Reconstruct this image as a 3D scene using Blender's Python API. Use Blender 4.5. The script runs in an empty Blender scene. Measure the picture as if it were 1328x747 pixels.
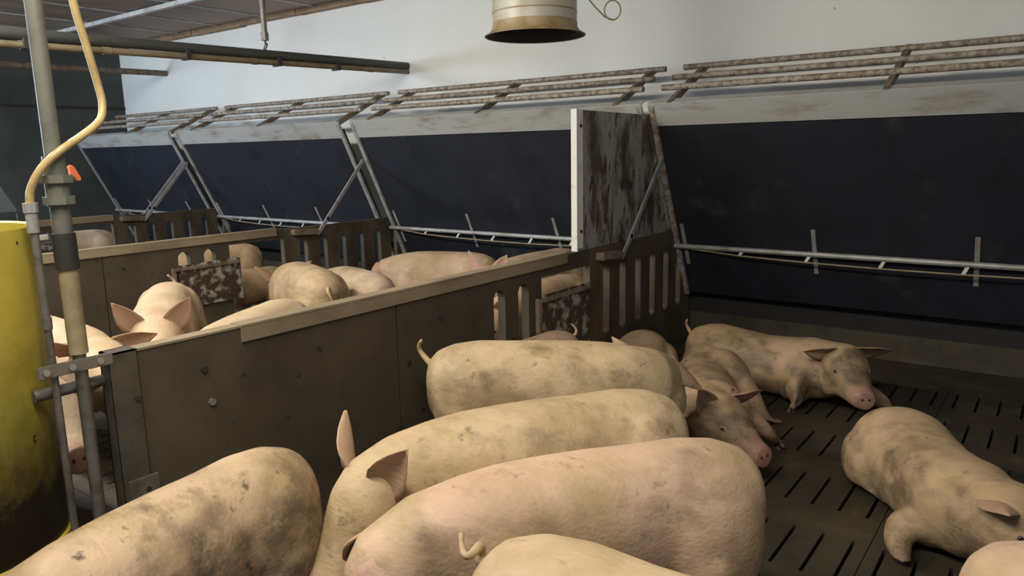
import bpy, bmesh, math, random
import numpy as np
from mathutils import Vector, Matrix
from mathutils.bvhtree import BVHTree
random.seed(7); rng = np.random.default_rng(7)
scene = bpy.context.scene
C = scene.collection
PI = math.pi

# ------------------------------------------------------------------ camera
cd = bpy.data.cameras.new('camera'); cam = bpy.data.objects.new('camera', cd); C.objects.link(cam)
cd.sensor_width = 36.0; cd.lens = 964.0 * 36.0 / 1328.0; cd.clip_start = 0.05
vx = -np.array([-1304.0, 152.5, -964.0]); vy = np.array([736.0, 193.5, -964.0])
AX = vx / np.linalg.norm(vx); AY = vy - AX * (vy @ AX); AY /= np.linalg.norm(AY); AZ = np.cross(AX, AY)
M4 = Matrix([list(AX) + [0], list(AY) + [0], list(AZ) + [1.65], [0, 0, 0, 1]])
cam.matrix_world = M4
scene.camera = cam

# ------------------------------------------------------------------ world, light, exposure
w = bpy.data.worlds.new('barn_air'); scene.world = w; w.use_nodes = True
w.node_tree.nodes['Background'].inputs[0].default_value = (0.80, 0.88, 1.0, 1)
w.node_tree.nodes['Background'].inputs[1].default_value = 0.30
def area(name, loc, target, sx, sy, power, col):
    l = bpy.data.lights.new(name, 'AREA'); l.shape = 'RECTANGLE'; l.size = sx; l.size_y = sy
    l.energy = power; l.color = col
    o = bpy.data.objects.new(name, l); C.objects.link(o); o.location = loc
    d = Vector(target) - Vector(loc); o.rotation_euler = d.to_track_quat('-Z', 'Y').to_euler()
    return o
area('tube_lamp', (-4.9, 1.0, 3.25), (-4.8, 2.4, 0.0), 2.6, 0.25, 172, (1.0, 0.94, 0.83))
area('tube_lamp', (-1.3, 0.45, 3.25), (-1.5, 1.8, 0.0), 2.6, 0.25, 115, (1.0, 0.92, 0.79))
area('tube_lamp', (-8.8, 1.0, 3.25), (-8.8, 2.6, 0.0), 2.4, 0.25, 110, (0.95, 0.97, 1.0))
area('side_window', (-12.1, 0.6, 2.2), (-7.0, 4.6, 1.2), 1.6, 1.2, 240, (0.64, 0.81, 1.0))
vs = scene.view_settings
vs.view_transform = 'Standard'; vs.look = 'None'; vs.exposure = 0.0; vs.gamma = 1.0; vs.use_curve_mapping = False

# ------------------------------------------------------------------ materials
MAT = {}
def newmat(name):
    m = bpy.data.materials.new(name); m.use_nodes = True; MAT[name] = m
    return m, m.node_tree.nodes, m.node_tree.links, m.node_tree.nodes['Principled BSDF']
def stained(name, base, dirt, scale=3.0, lo=0.45, hi=0.65, rough=0.6, metal=0.0, bump=0.15, fine=40.0, stretch=(1, 1, 1),
            dirt2=None, lo2=0.55, hi2=0.62, scale2=9.0, spec=0.4, bumpd=0.004):
    m, N, L, B = newmat(name)
    tc = N.new('ShaderNodeTexCoord'); mp = N.new('ShaderNodeMapping'); mp.inputs['Scale'].default_value = stretch
    geo = N.new('ShaderNodeNewGeometry')
    L.new(geo.outputs['Position'], mp.inputs[0])
    n1 = N.new('ShaderNodeTexNoise'); n1.inputs['Scale'].default_value = scale; n1.inputs['Detail'].default_value = 8; n1.inputs['Roughness'].default_value = .65
    L.new(mp.outputs[0], n1.inputs['Vector'])
    r1 = N.new('ShaderNodeMapRange'); r1.inputs[1].default_value = lo; r1.inputs[2].default_value = hi
    L.new(n1.outputs[0], r1.inputs[0])
    mx = N.new('ShaderNodeMix'); mx.data_type = 'RGBA'
    mx.inputs[6].default_value = (*base, 1); mx.inputs[7].default_value = (*dirt, 1)
    L.new(r1.outputs[0], mx.inputs[0])
    col = mx.outputs[2]
    if dirt2:
        n2 = N.new('ShaderNodeTexNoise'); n2.inputs['Scale'].default_value = scale2; n2.inputs['Detail'].default_value = 6
        L.new(mp.outputs[0], n2.inputs['Vector'])
        r2 = N.new('ShaderNodeMapRange'); r2.inputs[1].default_value = lo2; r2.inputs[2].default_value = hi2
        L.new(n2.outputs[0], r2.inputs[0])
        m2 = N.new('ShaderNodeMix'); m2.data_type = 'RGBA'; m2.inputs[7].default_value = (*dirt2, 1)
        L.new(col, m2.inputs[6]); L.new(r2.outputs[0], m2.inputs[0]); col = m2.outputs[2]
    L.new(col, B.inputs['Base Color'])
    nf = N.new('ShaderNodeTexNoise'); nf.inputs['Scale'].default_value = fine; nf.inputs['Detail'].default_value = 4
    L.new(geo.outputs['Position'], nf.inputs['Vector'])
    bp = N.new('ShaderNodeBump'); bp.inputs['Strength'].default_value = bump; bp.inputs['Distance'].default_value = bumpd
    L.new(nf.outputs[0], bp.inputs['Height']); L.new(bp.outputs[0], B.inputs['Normal'])
    B.inputs['Roughness'].default_value = rough; B.inputs['Metallic'].default_value = metal
    B.inputs['Specular IOR Level'].default_value = spec
    return m
def plain(name, col, rough=0.5, metal=0.0, spec=0.4):
    m, N, L, B = newmat(name)
    B.inputs['Base Color'].default_value = (*col, 1); B.inputs['Roughness'].default_value = rough; B.inputs['Metallic'].default_value = metal
    B.inputs['Specular IOR Level'].default_value = spec
    return m
stained('white_wall', (.86, .865, .83), (.80, .79, .73), scale=.8, lo=.4, hi=.75, rough=.75, dirt2=(.12, .10, .08), scale2=26, lo2=.735, hi2=.75, bump=.06)
stained('dark_wall', (.075, .082, .078), (.05, .055, .055), scale=1.2, rough=.7)
stained('concrete_kick', (.066, .058, .039), (.042, .037, .026), scale=4, rough=.8)
stained('recess_black', (.018, .017, .016), (.012, .012, .012), scale=3, rough=.7)
stained('floor_concrete', (.052, .042, .027), (.025, .020, .014), scale=2.2, lo=.38, hi=.68, rough=.55, bump=.5, fine=25, dirt2=(.070, .058, .037), scale2=7, lo2=.58, hi2=.75)
stained('pit', (.01, .009, .008), (.006, .006, .005), rough=.9)
stained('ceiling_board', (.30, .21, .155), (.18, .125, .09), scale=1.6, rough=.6, stretch=(1, .3, 1))
stained('ceiling_strip', (.55, .56, .55), (.35, .32, .28), scale=5, rough=.5)
stained('wood_trim', (.36, .23, .12), (.22, .13, .07), scale=6, rough=.7)
stained('lid_blue', (.021, .023, .031), (.015, .0165, .022), scale=2.5, rough=.55, dirt2=(.045, .047, .046), scale2=4, lo2=.62, hi2=.8, spec=.25)
stained('galvanised', (.42, .43, .42), (.30, .28, .24), scale=9, rough=.45, metal=.35)
stained('strip_metal', (.44, .445, .42), (.28, .22, .15), scale=5, lo=.5, hi=.72, rough=.5, metal=.2, stretch=(.6, 1, 2))
stained('rail_dirty', (.40, .36, .30), (.19, .14, .10), scale=22, lo=.42, hi=.6, rough=.65, metal=.2)
stained('bracket_dirty', (.21, .165, .12), (.10, .072, .052), scale=14, rough=.7)
stained('panel_crusted', (.30, .285, .255), (.088, .062, .044), scale=3.4, lo=.46, hi=.58, rough=.6, stretch=(1, 1.4, .55), dirt2=(.055, .033, .022), scale2=15, lo2=.55, hi2=.66, bump=.8, bumpd=.008)
stained('plate_crusted', (.34, .33, .29), (.06, .04, .027), scale=14, lo=.40, hi=.50, rough=.55, bump=.8, bumpd=.006)
stained('board_brown', (.088, .071, .048), (.044, .035, .026), scale=1.8, lo=.35, hi=.7, rough=.6, dirt2=(.018, .014, .011), scale2=11, lo2=.68, hi2=.72, spec=.3)
stained('grating_brown', (.115, .085, .055), (.055, .04, .028), scale=5, lo=.4, hi=.65, rough=.6, stretch=(1, 1, .5))
stained('cap_tan', (.27, .215, .135), (.17, .13, .08), scale=4, lo=.45, hi=.7, rough=.6, stretch=(1, .4, 1))
stained('post_steel', (.10, .088, .068), (.055, .047, .038), scale=7, rough=.5, metal=.3)
stained('white_edge', (.70, .69, .63), (.45, .40, .32), scale=9, lo=.55, hi=.75, rough=.6)
stained('barrel_yellow', (.54, .445, .065), (.40, .30, .045), scale=4, lo=.45, hi=.75, rough=.45, dirt2=(.03, .024, .016), scale2=30, lo2=.70, hi2=.715, bump=.05)
plain('barrel_base', (.022, .022, .028), .5)
plain('yellow_band', (.55, .40, .03), .5)
stained('pipe_olive', (.15, .15, .125), (.10, .10, .085), scale=7, rough=.45)
stained('pipe_tan', (.33, .27, .16), (.22, .17, .10), scale=8, rough=.5)
stained('pipe_brown', (.22, .175, .105), (.14, .105, .065), scale=8, rough=.5)
stained('pipe_dark', (.055, .06, .055), (.10, .085, .06), scale=6, lo=.55, hi=.75, rough=.5)
stained('pipe_steel', (.20, .19, .165), (.11, .10, .085), scale=10, rough=.4, metal=.4)
stained('hose_cream', (.50, .38, .17), (.36, .26, .11), scale=9, rough=.4)
plain('orange_plastic', (.62, .16, .06), .45)
stained('duct_cream', (.52, .50, .41), (.42, .37, .26), scale=3, rough=.35, spec=.5)
stained('duct_rust', (.42, .33, .19), (.30, .20, .09), scale=8, rough=.5)
plain('duct_opening_shade', (.035, .028, .024), .7)  # shade of the duct opening, put into the liner's near-black colour
plain('cable', (.36, .27, .15), .6)
plain('bolt', (.40, .39, .36), .35, .7)
plain('bolt_dark', (.03, .028, .025), .6)
plain('mesh_wire', (.42, .47, .55), .5, .3)
plain('hoof', (.10, .07, .05), .6)
plain('eye_dark', (.008, .006, .005), .12, 0, .6)
plain('eyelid', (.27, .18, .13), .6)
plain('nostril', (.06, .02, .018), .6)

def barrel_fade():
    # grime that has splashed up the lower half of the feeder
    m = MAT['barrel_yellow']; N = m.node_tree.nodes; L = m.node_tree.links; B = N['Principled BSDF']
    src = B.inputs['Base Color'].links[0].from_socket
    geo = N.new('ShaderNodeNewGeometry'); sp = N.new('ShaderNodeSeparateXYZ'); L.new(geo.outputs['Position'], sp.inputs[0])
    nz = N.new('ShaderNodeTexNoise'); nz.inputs['Scale'].default_value = 9; nz.inputs['Roughness'].default_value = .75; nz.inputs['Detail'].default_value = 8; L.new(geo.outputs['Position'], nz.inputs['Vector'])
    ad = N.new('ShaderNodeMath'); ad.operation = 'MULTIPLY_ADD'; ad.inputs[1].default_value = -.45; L.new(nz.outputs[0], ad.inputs[0]); L.new(sp.outputs[2], ad.inputs[2])
    mr = N.new('ShaderNodeMapRange'); mr.inputs[1].default_value = .90; mr.inputs[2].default_value = .30; L.new(ad.outputs[0], mr.inputs[0])
    mx = N.new('ShaderNodeMix'); mx.data_type = 'RGBA'; mx.inputs[7].default_value = (.020, .015, .009, 1)
    L.new(src, mx.inputs[6]); L.new(mr.outputs[0], mx.inputs[0]); L.new(mx.outputs[2], B.inputs['Base Color'])
barrel_fade()

def pigskin(name, ear=False):
    m, N, L, B = newmat(name)
    oi = N.new('ShaderNodeObjectInfo'); tc = N.new('ShaderNodeTexCoord')
    ofs = N.new('ShaderNodeVectorMath'); ofs.operation = 'MULTIPLY_ADD'
    L.new(oi.outputs['Random'], ofs.inputs[0]); ofs.inputs[1].default_value = (37, 51, 23); L.new(tc.outputs['Object'], ofs.inputs[2])
    V = ofs.outputs[0]
    def noise(scale, lo, hi, det=6, rough=.6):
        n = N.new('ShaderNodeTexNoise'); n.inputs['Scale'].default_value = scale; n.inputs['Detail'].default_value = det; n.inputs['Roughness'].default_value = rough
        L.new(V, n.inputs['Vector']); r = N.new('ShaderNodeMapRange'); r.inputs[1].default_value = lo; r.inputs[2].default_value = hi
        L.new(n.outputs[0], r.inputs[0]); return r.outputs[0]
    def mix(f, a, b):
        mx = N.new('ShaderNodeMix'); mx.data_type = 'RGBA'
        for s, v in ((6, a), (7, b)):
            if isinstance(v, tuple): mx.inputs[s].default_value = (*v, 1)
            else: L.new(v, mx.inputs[s])
        if isinstance(f, float): mx.inputs[0].default_value = f
        else: L.new(f, mx.inputs[0])
        return mx.outputs[2]
    c = mix(noise(2.2, .35, .65), (.53, .425, .295), (.51, .385, .285))
    if ear: c = mix(noise(6, .3, .7), (.44, .315, .245), (.38, .25, .195))
    tint = N.new('ShaderNodeMix'); tint.data_type = 'RGBA'; tint.blend_type = 'MULTIPLY'; tint.inputs[0].default_value = 1
    L.new(c, tint.inputs[6]); L.new(oi.outputs['Color'], tint.inputs[7]); c = tint.outputs[2]
    # yellowish smear, brown patches, dark scuffs; object alpha sets how dirty the animal is
    c = mix(noise(3.4, .48, .72), c, (.36, .27, .135))
    def amt(sock, k):
        d = N.new('ShaderNodeMath'); d.operation = 'MULTIPLY'; L.new(sock, d.inputs[0]); L.new(oi.outputs['Alpha'], d.inputs[1])
        d2 = N.new('ShaderNodeMath'); d2.operation = 'MULTIPLY'; L.new(d.outputs[0], d2.inputs[0]); d2.inputs[1].default_value = k; return d2.outputs[0]
    mps = N.new('ShaderNodeMapping'); mps.inputs['Scale'].default_value = (.7, 1.2, 1.5); L.new(V, mps.inputs[0])
    V0 = V; V = mps.outputs[0]
    c = mix(amt(noise(2.7, .44, .64, 9, .66), .75), c, (.26, .18, .095))
    c = mix(amt(noise(5.6, .52, .70, 9, .70), .9), c, (.125, .085, .05))
    V = V0
    dm2 = N.new('ShaderNodeMath'); dm2.operation = 'MULTIPLY'; L.new(noise(17, .63, .72, 5), dm2.inputs[0]); L.new(oi.outputs['Alpha'], dm2.inputs[1])
    c = mix(dm2.outputs[0], c, (.10, .075, .045))
    if not ear:
        at = N.new('ShaderNodeAttribute'); at.attribute_name = 'mud'
        mn = N.new('ShaderNodeMath'); mn.operation = 'MULTIPLY'; mn.use_clamp = True; L.new(at.outputs['Fac'], mn.inputs[0]); L.new(noise(9, .34, .58, 9, .72), mn.inputs[1])
        c = mix(mn.outputs[0], c, (.115, .082, .053))
        ap = N.new('ShaderNodeAttribute'); ap.attribute_name = 'pink'
        c = mix(ap.outputs['Fac'], c, (.40, .225, .165))
    L.new(c, B.inputs['Base Color'])
    B.inputs['Roughness'].default_value = .55; B.inputs['Specular IOR Level'].default_value = .3
    B.inputs['Subsurface Weight'].default_value = .12; B.inputs['Subsurface Radius'].default_value = (.02, .008, .005); B.inputs['Subsurface Scale'].default_value = .5
    nb = N.new('ShaderNodeTexNoise'); nb.inputs['Scale'].default_value = 60; nb.inputs['Detail'].default_value = 5
    mp = N.new('ShaderNodeMapping'); mp.inputs['Scale'].default_value = (.5, 1.5, 1.5); L.new(V, mp.inputs[0]); L.new(mp.outputs[0], nb.inputs['Vector'])
    n3 = N.new('ShaderNodeTexNoise'); n3.inputs['Scale'].default_value = 9; n3.inputs['Detail'].default_value = 3; L.new(V, n3.inputs['Vector'])
    ad = N.new('ShaderNodeMath'); ad.operation = 'MULTIPLY_ADD'; ad.inputs[1].default_value = 1.2; L.new(n3.outputs[0], ad.inputs[0]); L.new(nb.outputs[0], ad.inputs[2])
    bp = N.new('ShaderNodeBump'); bp.inputs['Strength'].default_value = .25; bp.inputs['Distance'].default_value = .01; L.new(ad.outputs[0], bp.inputs['Height'])
    L.new(bp.outputs[0], B.inputs['Normal'])
    return m
pigskin('pig_skin'); pigskin('pig_ear', True)
stained('snout_pink', (.36, .205, .15), (.22, .13, .09), scale=30, lo=.4, hi=.7, rough=.5)

# ------------------------------------------------------------------ mesh helpers
class MB:
    def __init__(s): s.v = []; s.f = []
    def add(s, vs_, fs):
        o = len(s.v); s.v += [tuple(map(float, p)) for p in vs_]; s.f += [tuple(i + o for i in f) for f in fs]; return s
    def box(s, a, b):
        (x0, y0, z0), (x1, y1, z1) = a, b
        return s.add([(x0, y0, z0), (x1, y0, z0), (x1, y1, z0), (x0, y1, z0), (x0, y0, z1), (x1, y0, z1), (x1, y1, z1), (x0, y1, z1)],
                     [(0, 3, 2, 1), (4, 5, 6, 7), (0, 1, 5, 4), (1, 2, 6, 5), (2, 3, 7, 6), (3, 0, 4, 7)])
    def obox(s, p, q, wdir, wid, thk):
        # a bar from p to q, width along wdir, thickness along the third axis
        p, q = np.array(p, float), np.array(q, float); d = q - p; d /= np.linalg.norm(d)
        wd = np.array(wdir, float); wd -= d * (wd @ d); wd /= np.linalg.norm(wd); t = np.cross(d, wd)
        vs_ = [c + wd * a * wid / 2 + t * b * thk / 2 for c in (p, q) for a, b in ((-1, -1), (1, -1), (1, 1), (-1, 1))]
        return s.add(vs_, [(3, 2, 1, 0), (4, 5, 6, 7), (0, 1, 5, 4), (1, 2, 6, 5), (2, 3, 7, 6), (3, 0, 4, 7)])
    def prism(s, poly, axis, a, b):
        # poly: 2-D points in the two remaining axes (in axis order), extruded from a to b
        n = len(poly); vs_ = []
        for h in (a, b):
            for p in poly:
                q = list(p); q.insert(axis, h); vs_.append(q)
        return s.add(vs_, [tuple(range(n - 1, -1, -1)), tuple(range(n, 2 * n))] + [(i, (i + 1) % n, n + (i + 1) % n, n + i) for i in range(n)])
    def tube(s, pts, rad, seg=12, cap=True):
        pts = [np.array(p, float) for p in pts]; n = len(pts)
        if not hasattr(rad, '__len__'): rad = [rad] * n
        up = None; vs_ = []; fs = []
        for i, p in enumerate(pts):
            d = pts[min(i + 1, n - 1)] - pts[max(i - 1, 0)]; d /= np.linalg.norm(d)
            if up is None: up = np.array([0, 0, 1.]) if abs(d[2]) < .9 else np.array([1., 0, 0])
            a = np.cross(d, up); a /= np.linalg.norm(a); b = np.cross(a, d); up = b
            for k in range(seg):
                t = 2 * PI * k / seg; vs_.append(p + rad[i] * (math.cos(t) * a + math.sin(t) * b))
        for i in range(n - 1):
            for k in range(seg):
                k2 = (k + 1) % seg; fs.append((i * seg + k, i * seg + k2, (i + 1) * seg + k2, (i + 1) * seg + k))
        if cap:
            fs.append(tuple(range(seg - 1, -1, -1))); fs.append(tuple((n - 1) * seg + k for k in range(seg)))
        return s.add(vs_, fs)
    def lathe(s, prof, c=(0, 0), seg=48):
        n = len(prof); vs_ = []; fs = []
        for r, z in prof:
            for k in range(seg):
                t = 2 * PI * k / seg; vs_.append((c[0] + r * math.cos(t), c[1] + r * math.sin(t), z))
        for i in range(n - 1):
            for k in range(seg):
                k2 = (k + 1) % seg; fs.append((i * seg + k, i * seg + k2, (i + 1) * seg + k2, (i + 1) * seg + k))
        return s.add(vs_, fs)
    def ell(s, c, r, nu=16, nv=10):
        vs_ = [(c[0], c[1], c[2] - r[2])]; fs = []
        for i in range(1, nv):
            ph = -PI / 2 + PI * i / nv
            for k in range(nu):
                t = 2 * PI * k / nu; vs_.append((c[0] + r[0] * math.cos(ph) * math.cos(t), c[1] + r[1] * math.cos(ph) * math.sin(t), c[2] + r[2] * math.sin(ph)))
        vs_.append((c[0], c[1], c[2] + r[2])); top = len(vs_) - 1
        for k in range(nu):
            k2 = (k + 1) % nu
            fs.append((0, 1 + k2, 1 + k)); fs.append((top, 1 + (nv - 2) * nu + k, 1 + (nv - 2) * nu + k2))
            for i in range(nv - 2): fs.append((1 + i * nu + k, 1 + i * nu + k2, 1 + (i + 1) * nu + k2, 1 + (i + 1) * nu + k))
        return s.add(vs_, fs)
    def mesh(s, name):
        me = bpy.data.meshes.new(name); me.from_pydata(s.v, [], s.f); me.update()
        bm = bmesh.new(); bm.from_mesh(me); bmesh.ops.recalc_face_normals(bm, faces=bm.faces); bm.to_mesh(me); bm.free()
        return me
    def build(s, name, mat, parent=None, smooth=False, bevel=0.0, label=None):
        me = s.mesh(name)
        if bevel > 0:
            bm = bmesh.new(); bm.from_mesh(me)
            es = [e for e in bm.edges if len(e.link_faces) == 2 and e.calc_face_angle(0) > .6]
            bmesh.ops.bevel(bm, geom=es, offset=bevel, segments=2, affect='EDGES', clamp_overlap=True); bm.to_mesh(me); bm.free()
        me.materials.append(MAT[mat])
        if smooth:
            for p in me.polygons: p.use_smooth = True
            try: me.set_sharp_from_angle(angle=.7)
            except Exception: pass
        return link(name, me, parent, label)
def link(name, me, parent=None, label=None):
    o = bpy.data.objects.new(name, me); C.objects.link(o)
    if parent is not None:
        o.parent = parent; o.location = -parent.location if me is not None else (0, 0, 0)
    if label: o['label'] = label
    return o
def struct(o): o['kind'] = 'structure'; return o
def thing(name, label, cat, loc=(0, 0, 0), group=None):
    o = bpy.data.objects.new(name, None); C.objects.link(o); o.location = loc; o.empty_display_size = .1
    o['label'] = label; o['category'] = cat
    if group: o['group'] = group
    return o
def tag(o, label, cat, group=None):
    o['label'] = label; o['category'] = cat
    if group: o['group'] = group
    return o
# NB: every mesh below is written in world coordinates; link() offsets children by their parent's origin

# ------------------------------------------------------------------ the setting
YW = 6.165; XL = -12.43; XR = 3.2; YN = -2.5; ZC = 3.39
wb = struct(MB().box((XL - .1, YW, -.5), (XR, YW + .15, ZC)).build('wall_back', 'white_wall'))
struct(MB().box((XL, YW - .012, .0), (XR, YW + .01, .207)).build('baseboard_back', 'concrete_kick'))
struct(MB().box((XL, YW - .006, .207), (XR, YW + .01, .62)).build('trim_1', 'recess_black'))
wl = struct(MB().box((XL - .15, YN, -.5), (XL, YW + .1, ZC)).build('wall_left', 'dark_wall'))
MB().box((XL, YN, 2.415), (XL + .02, YW, 2.45)).build('seam_strip', 'bolt_dark', wl)
fl = struct(MB().box((XL, YN, -.42), (XR, YW, -.40)).build('floor', 'pit'))
# slotted concrete slabs: 0.6 m long, ten bars across
def slab_mesh():
    mb = MB(); W = 1.08; Lh = .60; n = 9; sw = .015
    z0, z1 = -.10, 0.
    mb.box((0.002, 0.002, z0), (W - .002, .12, z1)); mb.box((0.002, .48, z0), (W - .002, Lh - .002, z1))
    p = W / n
    xs = [0.002] + [i * p + p / 2 for i in range(n)] + [W - .002]
    for i in range(n + 1):
        a = xs[i] + (sw / 2 if i > 0 else 0); b = xs[i + 1] - (sw / 2 if i < n else 0)
        mb.box((a, .12, z0), (b, .48, z1))
    me = mb.mesh('slab'); me.materials.append(MAT['floor_concrete']); return me
sm = slab_mesh()
for i in range(15):
    for j in range(15):
        x0 = XL + .01 + i * 1.08; y0 = -2.74 + j * .60 - .0
        if x0 > 2.2 or y0 + .6 > YW + .02: continue
        o = link('slab', sm, fl); o.location = (x0, y0 + .02, 0)
MB().box((XL, 5.66, -.1), (XR, YW, -.001)).build('solid_strip', 'floor_concrete', fl)
# ceiling: boards running towards the back wall, light joint strips between them
ce = struct(MB().box((XL, YN, ZC + .03), (XR, YW + .1, ZC + .06)).build('ceiling', 'dark_wall'))
x = XL
while x < XR - .05:
    b = min(x + 1.0, XR)
    MB().box((x + .004, YN, ZC), (b - .03, YW, ZC + .03)).build('ceiling_board', 'ceiling_board', ce)
    MB().box((b - .03, YN, ZC - .012), (b + .004, YW, ZC + .03)).build('joint_strip', 'ceiling_strip', ce)
    x += 1.0
for yb in (4.83, 1.9):
    MB().box((XL, yb - .03, ZC - .06), (XR, yb + .03, ZC - .012)).build('cross_batten', 'ceiling_strip', ce)
x = XL; k = 0
while x < XR:
    MB().box((x, YW - .10 - .008 * (k % 2), ZC - .055 - .006 * (k % 3)), (min(x + 1.15, XR), YW - .001, ZC - .001)).build('trim_%d' % (k + 2), 'wood_trim'); struct(bpy.context.scene.objects['trim_%d' % (k + 2)])
    x += 1.16; k += 1

# ------------------------------------------------------------------ pen partitions
T2 = .0275
def slot_board(x, y0, y1, top, slots, hw, zb, zt):
    mb = MB(); ys = [y0]
    for c in slots: ys += [c - hw, c + hw]
    ys.append(y1)
    for i in range(0, len(ys), 2):
        if ys[i + 1] > ys[i] + 1e-4: mb.box((x - T2, ys[i], 0), (x + T2, ys[i + 1], top))
    for c in slots:
        arc = [(c - hw * math.cos(t), zt - hw + hw * math.sin(t)) for t in np.linspace(0, PI, 9)]
        mb.prism([(c - hw, top)] + arc + [(c + hw, top)], 0, x - T2, x + T2)
        arc = [(c + hw * math.cos(t), zb + hw - hw * math.sin(t)) for t in np.linspace(0, PI, 9)]
        mb.prism([(c + hw, 0)] + arc + [(c - hw, 0)], 0, x - T2, x + T2)
    return mb
BOLT = MB().tube([(0, 0, 0), (.008, 0, 0)], .011, 8).mesh('bolt'); BOLT.materials.append(MAT['bolt'])
BOLTD = BOLT.copy(); BOLTD.materials.clear(); BOLTD.materials.append(MAT['bolt_dark'])
def bolt(parent, p, d=(1, 0, 0), dark=False, s=1.0):
    o = link('bolt', BOLTD if dark else BOLT, parent); o.location = Vector(p) - parent.location
    o.rotation_euler = Vector(d).to_track_quat('X', 'Z').to_euler(); o.scale = (s, s, s); return o

def partition(X, top, seam, capr, plate, label, stays=(), full=True):
    t = thing('pen_partition', label, 'partition', (X, 3.5, 0), 'partitions between the pens')
    ytop = top - .012
    MB().box((X - T2, 1.25, 0), (X + T2, seam - .003, ytop)).build('board', 'board_brown', t, bevel=.004)
    slot_board(X, seam + .003, 3.81, ytop, [3.375, 3.615], .055, .36, .845).build('slotted_board', 'board_brown', t)
    # crawl opening
    MB().box((X - T2, 3.81, .855), (X + T2, 4.40, ytop)).build('lintel', 'board_brown', t)
    MB().box((X - T2, 3.81, 0), (X + T2, 4.40, .20)).build('sill', 'board_brown', t)
    sl = [4.63 + .247 * i for i in range(6)]
    slot_board(X, 4.40, 6.10, top - .02, sl, .046, .31, .825).build('grating_board', 'grating_brown', t)
    # L-shaped cap
    a, b = capr
    MB().box((X - T2 - .012, a, top - .012), (X + T2 + .012, b, top)).box((X + T2 + .002, a, top - .072), (X + T2 + .012, b, top - .012)).build('cap', 'cap_tan', t, bevel=.002)
    if a > 1.3: MB().box((X - T2 - .004, 1.25, top - .012), (X + T2 + .004, a, top - .003)).build('top_strip', 'cap_tan', t)
    # end post, a steel channel
    MB().box((X - .035, 1.15, 0), (X + .036, 1.158, top)).box((X + .030, 1.15, 0), (X + .038, 1.245, top)).box((X - .035, 1.15, 0), (X - .028, 1.245, top)).box((X - .036, 1.15, top - .006), (X + .038, 1.25, top)).build('end_post', 'post_steel', t)
    MB().box((X + .036, 1.165, 0), (X + .045, 1.275, .50)).build('foot_plate', 'pipe_steel', t)
    for z in (.80, .45): bolt(t, (X + .038, 1.232, z), dark=True)
    bolt(t, (X + T2, 1.50, .84), dark=True, s=1.2); bolt(t, (X + T2, 1.52, .70), s=1.3); bolt(t, (X + T2, 2.05, .80), dark=True); bolt(t, (X + T2, 2.85, .78), dark=True)
    # crusted metal plate with its hanger
    (ya, yb_, za, zb) = plate
    p = MB().box((X + T2 + .012, ya, za), (X + T2 + .020, yb_, zb)).build('flap_plate', 'plate_crusted', t)
    MB().box((X + T2 + .019, ya - .05, zb - .045), (X + T2 + .034, yb_ - .02, zb - .018)).box((X + T2, ya - .06, zb - .36), (X + T2 + .03, ya - .035, zb - .018)).build('hanger_bar', 'bracket_dirty', t)
    # stay that props the raised lid
    for dx in stays:
        xs = X + dx
        MB().obox((xs, 4.49, .905), (xs, 4.78, .885), (0, 0, 1), .055, .07).build('stay_bracket', 'bracket_dirty', t, bevel=.006)
        st = MB().obox((xs + .022, 4.77, .86), (xs + .022, 4.92, 1.02), (0, -.7, .7), .035, .014).obox((xs + .022, 4.90, 1.0), (xs + .022, 5.425, 1.575), (0, -.7, .7), .035, .014).build('stay_bar', 'galvanised', t)
        bolt(st, (xs + .024, 5.42, 1.57), s=2.0); bolt(st, (xs + .024, 5.17, 1.29), s=1.1); bolt(st, (xs + .024, 4.79, .88), s=1.3)
        st.children
    return t
P1 = partition(-2.665, .98, 2.54, (1.67, 4.10), (3.80, 4.37, .30, .745), 'brown board pen partition that carries the tall crusted side panel', stays=(.055,))
P2 = partition(-6.10, .96, 2.70, (1.25, 4.32), (3.31, 3.90, .36, .735), 'brown board pen partition with crusted plate across its two slots, middle of three', stays=(.055,))
P3 = partition(-9.52, .96, 2.80, (1.25, 4.41), (3.40, 3.95, .36, .735), 'brown board pen partition furthest from the tall side panel, with paired prop bars', stays=(.055, -.055))
# tall side panel standing on P1
sp = thing('side_panel', 'tall manure-crusted metal side panel with white front edge, on the partition', 'panel', (-2.665, 4.8, .96))
X = -2.665
def lid_y(z): return 5.307 + (1.947 - z) * (6.02 - 5.307) / (1.947 - .455)
MB().prism([(4.27, .965), (lid_y(.965) - .03, .965), (lid_y(1.90) - .03, 1.895), (4.27, 1.905)], 0, X - .012, X + .012).build('sheet', 'panel_crusted', sp)
MB().box((X - .022, 4.245, .962), (X + .022, 4.262, 1.908)).box((X + .012, 4.262, .985), (X + .018, 4.33, 1.905)).build('edge_profile', 'white_edge', sp)
MB().obox((X + .018, lid_y(1.90) - .045, 1.90), (X + .018, lid_y(.99) - .045, .99), (0, 1, .4), .06, .012).build('rear_flange', 'panel_crusted', sp)
for z in (1.10, 1.80): bolt(sp, (X + .018, 4.30, z), dark=True)

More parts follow.
